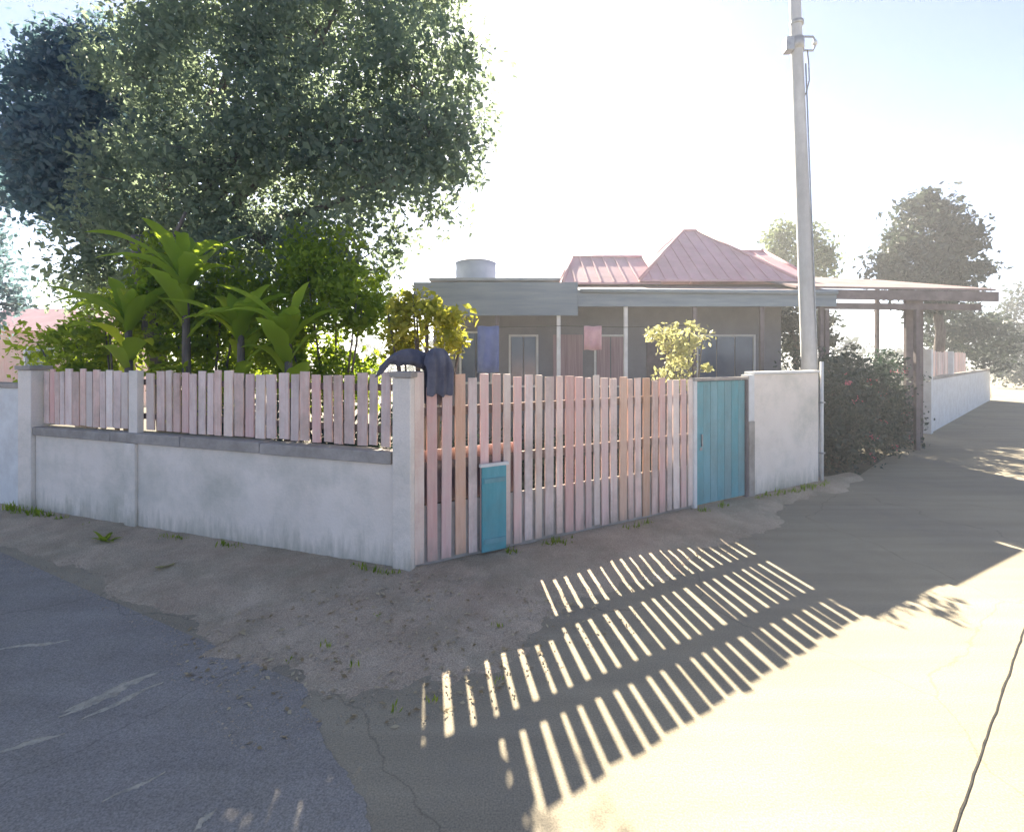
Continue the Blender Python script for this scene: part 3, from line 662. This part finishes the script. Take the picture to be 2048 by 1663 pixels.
shrub('tall leafy shrub filling the space under the big tree behind the banana plants', (-5.6, 11.0, 0), [B(300, 640, 11, 120, 80), B(450, 620, 11, 120, 90), B(600, 650, 10.8, 120, 80), B(220, 690, 11, 90, 60), B(480, 720, 10.8, 180, 60)], M['leaf_green'], 9000, 0.13)
shrub('dense olive shrub behind the boards left of the dark cloth', (-3.1, 9.0, 0), [B(640, 570, 9.2, 100, 130), B(715, 620, 8.6, 75, 90), B(560, 690, 9, 70, 60), B(660, 760, 9, 110, 60)], M['leaf_green'], 11000, 0.12)
shrub('cream yellow shrub showing over the tall fence near the teal gate', (3.4, 9.9, 0), [B(1350, 680, 9.9, 50, 45), B(1395, 690, 9.8, 40, 40), B(1325, 665, 9.9, 32, 32), B(1365, 740, 9.8, 60, 40)], M['leaf_cream'], 1700, 0.10, clump=0.22)
shrub('dark hedge bush with pink flowers beside the pale pipe', (7.4, 11.8, 0), [(7.0, 11.4, 1.2, .75, .7, 1.35), (7.9, 12.3, 1.3, .75, .8, 1.45), (7.3, 12.4, 1.5, .8, .8, 1.3), (7.5, 11.6, 0.5, .7, .5, .55)], M['leaf_hedge'], 9000, 0.11, 'hedge bushes by the street', 'hedge_bush', flowers=24)
shrub('middle dark hedge bush below the carport', (9.1, 13.1, 0), [(8.7, 13.0, 1.25, .8, .8, 1.5), (9.6, 13.8, 1.25, .8, .8, 1.5), (9.2, 14.0, 1.6, .8, .8, 1.3), (8.9, 12.9, 0.5, .9, .5, .55)], M['leaf_hedge'], 9000, 0.11, 'hedge bushes by the street', 'hedge_bush', flowers=10)
shrub('dark hedge bush with pink flowers against the far garden wall pillar', (11.2, 15.1, 0), [(10.5, 14.5, 1.2, .8, .8, 1.5), (11.4, 15.5, 1.2, .75, .8, 1.5), (12.0, 16.2, 1.1, .5, .55, 1.3), (10.9, 14.6, 0.5, .9, .5, .55)], M['leaf_hedge'], 9000, 0.11, 'hedge bushes by the street', 'hedge_bush', flowers=40)

# big leaved plants: every leaf is a part
def blade(base, az, length, width, rise, droop, m, parent, n=9, name='leaf'):
    d = Vector((math.cos(az), math.sin(az), 0)); sd_ = Vector((-d.y, d.x, 0))
    vs = []; fs = []
    for i in range(n):
        t = i / (n - 1)
        p = Vector(base) + d * length * (t * math.cos(rise) + 0.12 * t * t) + Vector((0, 0, length * (t * math.sin(rise) - droop * t * t)))
        tear = (0.8 + 0.35 * random.random()) if width > 0.25 else 1.0
        wv = tear * width * (math.sin(math.pi * min(1, 0.06 + t * 0.94)) ** 0.7) * (1 - 0.25 * t)
        if i == n - 1: wv = 0.004
        up = Vector((0, 0, 0.22 * wv))
        vs += [p - sd_ * wv / 2 + up, p, p + sd_ * wv / 2 + up]
        if i:
            o = 3 * i
            fs += [(o - 3, o - 2, o + 1, o), (o - 2, o - 1, o + 2, o + 1)]
    return MB().add(vs, fs).build(name, m, parent, smooth=True)
def big_plant(name, label, base, h0, n, length, width, m, rise=(0.7, 1.35), droop=(0.25, 0.6), group=None):
    t = thing(name, label, 'plant', base, 0, group)
    MB().tube([(0, 0, 0), (0.03, 0, h0 * 0.5), (0, 0.02, h0)], [0.09, 0.075, 0.05], 8).build('stem', M['bark'], t, smooth=True)
    for i in range(n):
        az = i * 2.399 + random.uniform(-.2, .2)
        low = i % 3 == 2
        blade((0, 0, h0 - (random.uniform(0.5, 1.3) if low else random.uniform(0, 0.3))), az, length * random.uniform(0.7, 1.15), width * random.uniform(0.7, 1.15), random.uniform(*rise), random.uniform(*droop), m, t, 13)
    return t
for px, d, h0, ln, lab in ((255, 8.9, 3.2, 1.6, 'bright green banana plant nearest the far left pillar, over the pink boards'),
                           (370, 8.7, 3.9, 1.8, 'tallest bright green banana plant, beside the grey leaning trunk'),
                           (480, 8.3, 3.0, 1.5, 'lime banana plant over the middle of the low white wall'),
                           (575, 8.1, 2.9, 1.3, 'green banana plant left of the olive shrub')):
    q = P(px, 700, d)
    big_plant('banana_plant', lab, (q.x, q.y, 0), h0, 19, ln, 0.34, M['leaf_lime'], (0.8, 1.45), (0.25, 0.7), 'banana plants behind the low wall')
q = P(850, 650, 7.2)
gs = shrub('golden yellow leafy shrub spilling over the dark cloth on the fence', (q.x, q.y, 0),
      [B(815, 600, 7.3, 36, 34), B(865, 625, 7.2, 42, 30), B(912, 655, 7.1, 28, 36), B(790, 640, 7.3, 34, 34), B(918, 690, 7.0, 20, 32), B(800, 690, 7.4, 40, 34)], M['leaf_gold'], 1900, 0.11, name='golden_shrub', clump=0.2)
for i in range(12):
    blade((0, 0, 2.9), i * 2.399, 0.75 * random.uniform(0.75, 1.1), 0.09, random.uniform(0.1, 1.1), random.uniform(0.5, 1.0), M['leaf_gold'], gs)
# the bare grey trunk leaning among the banana plants
t = thing('leaning_trunk', 'bare grey trunk leaning among the banana plants', 'tree trunk', (-6.6, 10.0, 0))
limb(t, 'trunk', (0, 0, 0), (-0.8, 0.1, 4.9), 0.24, 0.1, 0.15, 8, 10)
limb(t, 'limb', (-0.6, 0.08, 3.8), (0.1, 0.2, 5.4), 0.08, 0.03, 0.3)

# ------------------------------------------------------------------ small things on the verge
def scatter(n, fn):
    out = []
    while len(out) < n:
        p = fn()
        if p is not None: out.append(p)
    return out
def on_verge():
    x = random.uniform(-9, 6.5); y = random.uniform(3.2, 10.8); e = verge_profile(Vector((x, y, 0)))
    r = Vector((x, y, 0)) - CORNER
    front = (r.x * uR.y - r.y * uR.x > 0.03) and (r.x * uL.y - r.y * uL.x < -0.03)
    if front and -0.2 < e: return (x, y, max(0.0, verge_h(x, y)))
mb = MB()
for (x, y, z) in scatter(600, on_verge):
    r = random.uniform(0.004, 0.012) * (1 if random.random() < 0.9 else 1.6)
    vs = []
    for (a, b, c) in ((1, 0, 0), (-1, 0, 0), (0, 1, 0), (0, -1, 0), (0, 0, 1), (0, 0, -1)):
        vs.append((x + a * r * random.uniform(.6, 1.3), y + b * r * random.uniform(.6, 1.3), z + c * r * random.uniform(.4, .8) + r * 0.2))
    mb.add(vs, [(0, 2, 4), (2, 1, 4), (1, 3, 4), (3, 0, 4), (2, 0, 5), (1, 2, 5), (3, 1, 5), (0, 3, 5)])
def on_edge():
    x = random.uniform(-9, 6.5); y = random.uniform(3.2, 10.8); e = verge_profile(Vector((x, y, 0)))
    if -0.16 - 0.14 * random.random() < e < 0.12: return (x, y, max(0.003, verge_h(x, y)))
for (x, y, z) in scatter(5200, on_edge):
    r = random.uniform(0.004, 0.011)
    a0 = random.random() * 6.28
    vs = [(x + r * math.cos(a0 + k * 2.09) * random.uniform(.8, 1.3), y + r * math.sin(a0 + k * 2.09) * random.uniform(.8, 1.3), z) for k in range(3)] + [(x, y, z + r * 0.9)]
    mb.add(vs, [(0, 1, 3), (1, 2, 3), (2, 0, 3)])
tag(mb.build('pebbles', M['pebble']), 'small pebbles strewn over the dirt verge at the corner', 'pebbles', kind='stuff')
pts = np.array(scatter(420, on_verge)); n = len(pts)
nr = unit(n) * 0.4 + np.array([0, 0, 1]); nr /= np.linalg.norm(nr, axis=1, keepdims=True)
o = quads('leaf_litter', M['litter'], pts + np.array([0, 0, 0.012]), nr, unit(n), 0.03 + 0.04 * rng.random(n), 0.015 + 0.02 * rng.random(n))
tag(o, 'dry leaf litter on the dirt verge and along the walls', 'leaves', kind='stuff')
# weeds along the foot of both boundaries
cs = []; ns = []
def tuft(x, y, h, k, spread):
    for _ in range(k):
        a = random.random() * 6.28; r = random.random() * spread
        cs.append((x + r * math.cos(a), y + r * math.sin(a), 0.03 + h * random.uniform(0.25, 0.6)))
        ns.append(h * random.uniform(0.6, 1.1))
for s in np.arange(0.1, LEN_L + 0.3, 0.07):
    if fbm(s, 2.2, 0, 1.3) > 0.16 or s > 6.2:
        q = CORNER + uL * s; tuft(q.x + 0.04 * uL.y - 0.05, q.y - 0.10 - random.random() * 0.14, random.uniform(0.05, 0.15) * (1.4 if s > 5 else 1), 8, 0.07)
for s in np.arange(0.1, LEN_R, 0.07):
    if fbm(s, 6.2, 0, 1.3) > 0.1 or s > 6.4:
        q = CORNER + uR * s; tuft(q.x + 0.06, q.y - 0.10 - random.random() * 0.16, random.uniform(0.05, 0.16), 8, 0.07)
for _ in range(150):
    p = on_verge()
    if p: tuft(p[0], p[1], random.uniform(0.03, 0.08), 7, 0.06)
cs = np.array(cs); ns = np.array(ns); n = len(cs)
nr = unit(n); nr[:, 2] *= 0.25; nr /= np.linalg.norm(nr, axis=1, keepdims=True)
o = quads('weeds', M['leaf_green'], cs, nr, np.tile(np.array([[0, 0, 1.0]]), (n, 1)) + unit(n) * 0.35, ns, ns * 0.12 + 0.006)
tag(o, 'weeds and grass growing along the foot of the walls', 'weeds', kind='stuff')
q = G(210, 1090)
t = thing('weed', 'dark leafy weed on the verge in front of the low wall, near the left', 'weed', (q.x, q.y, 0.02))
for i in range(11):
    blade((0, 0, 0), i * 2.399, random.uniform(0.16, 0.3), 0.07, random.uniform(0.5, 1.3), random.uniform(0.2, 0.5), M['leaf_green'], t, 6)
q = G(330, 1143)
t = thing('litter', 'crumpled pale wrapper lying on the verge', 'litter', (q.x, q.y, 0.05), 0.6)
vs = [(0.10 * (i % 4 - 1.5) / 1.5 + random.uniform(-.015, .015), 0.05 * (i // 4 - 1) + random.uniform(-.012, .012), random.uniform(0.0, 0.05)) for i in range(12)]
MB().add(vs, [(r * 4 + c, r * 4 + c + 1, r * 4 + c + 5, r * 4 + c + 4) for r in range(2) for c in range(3)]).build('wrapper', M['leaf_cream'], t)
q = P(1787, 835, 16.0)
t = thing('bucket', 'small white bucket at the foot of the dark hedge', 'bucket', G(1787, 878))
MB().tube([(0, 0, 0), (0, 0, 0.34), (0, 0, 0.36), (0, 0, 0.33)], [0.14, 0.19, 0.2, 0.17], 14).build('pail', M['white'], t, smooth=True)

for i, (sx, off, hh) in enumerate(((1.0, 1.9, 0.95), (2.3, 2.2, 1.05), (3.5, 2.0, 0.9), (4.6, 2.3, 1.0))):  # bushes added to hide the sunlit yard and keep the gaps dark
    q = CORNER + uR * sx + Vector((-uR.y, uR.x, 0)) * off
    shrub(('low dark bush added to darken the fence gaps just right of the corner pillar', 'low dark bush added to darken the fence gaps right of the short teal panel',
           'low dark bush added to darken the fence gaps at the middle of the tall fence', 'low dark bush added to darken the fence gaps just left of the tall teal gate')[i], (q.x, q.y, 0),
          [(q.x, q.y, hh * 0.5, 1.05, 0.55, hh * 0.58)], M['leaf_hedge'], 3200, 0.11, 'low bushes added in the yard', 'added_bush')

for i, (sx, off, hh) in enumerate(((1.1, 1.5, 1.75), (2.5, 1.6, 1.65), (4.0, 1.5, 1.7))):  # more added bushes, dimming the bright gaps of the left boards
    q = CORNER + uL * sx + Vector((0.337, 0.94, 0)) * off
    shrub(('dark bush added behind the low white wall next to the corner pillar', 'dark bush added behind the middle of the low white wall under the lime banana plant',
           'dark bush added behind the low white wall near the slim pilaster')[i], (q.x, q.y, 0),
          [(q.x, q.y, hh * 0.55, 0.95, 0.5, hh * 0.5)], M['leaf_hedge'], 3200, 0.11, 'dark bushes added behind the low wall', 'added_bush')

# ------------------------------------------------------------------ air: added haze that imitates sun glare and lifts the dark foliage
hz = MB().box(-305, 305, -305, 305, -1.03, 19.0).build('haze', None)
hm = bpy.data.materials.new('glare_haze'); hm.use_nodes = True
hn = hm.node_tree.nodes; hl = hm.node_tree.links
hn.remove(hn['Principled BSDF'])
pv = hn.new('ShaderNodeVolumePrincipled')
pv.inputs['Color'].default_value = (0.93, 0.95, 1.0, 1); pv.inputs['Density'].default_value = 0.0034; pv.inputs['Anisotropy'].default_value = 0.35
hl.new(pv.outputs[0], hn['Material Output'].inputs['Volume'])
hz.data.materials.append(hm)
tag(hz, 'pale haze added over the street corner to imitate sun glare', 'haze', kind='stuff')

# thin pale streaks laid on the left street
mb = MB()
for (px, py, ln, wd, ang) in ((225, 1385, 0.62, 0.10, 0.9), (250, 1400, 0.5, 0.05, 0.95), (180, 1410, 0.35, 0.05, 0.85), (50, 1490, 0.4, 0.04, 0.5), (70, 1290, 0.5, 0.05, 0.3), (410, 1640, 0.14, 0.04, 1.1), (270, 1575, 0.3, 0.025, 0.8)):
    c = G(px, py); u = Vector((math.cos(ang), math.sin(ang), 0)); v = Vector((-u.y, u.x, 0)); n = 26; o0 = len(mb.v); vs = []; fs = []
    for i in range(n + 1):
        t = i / n; w = 1.5 * wd * math.sin(math.pi * t) ** 0.8 * (0.5 + 0.9 * abs(fbm(t * 9, px * 0.01))); off = 0.03 * fbm(t * 2, py * 0.01)
        p = c + u * (t - 0.5) * ln + v * off
        vs += [p + v * w * 0.5 + Vector((0, 0, 0.0055)), p + Vector((0, 0, 0.012)), p - v * w * 0.5 + Vector((0, 0, 0.0055))]
        if i: a = 3 * i; fs += [(a - 3, a - 2, a + 1, a), (a - 2, a - 1, a + 2, a + 1)]
    mb.add(vs, fs)
tag(mb.build('pale_streaks', M['pale_streak']), 'pale thin streaks on the dark left street', 'pale_streak', kind='stuff')
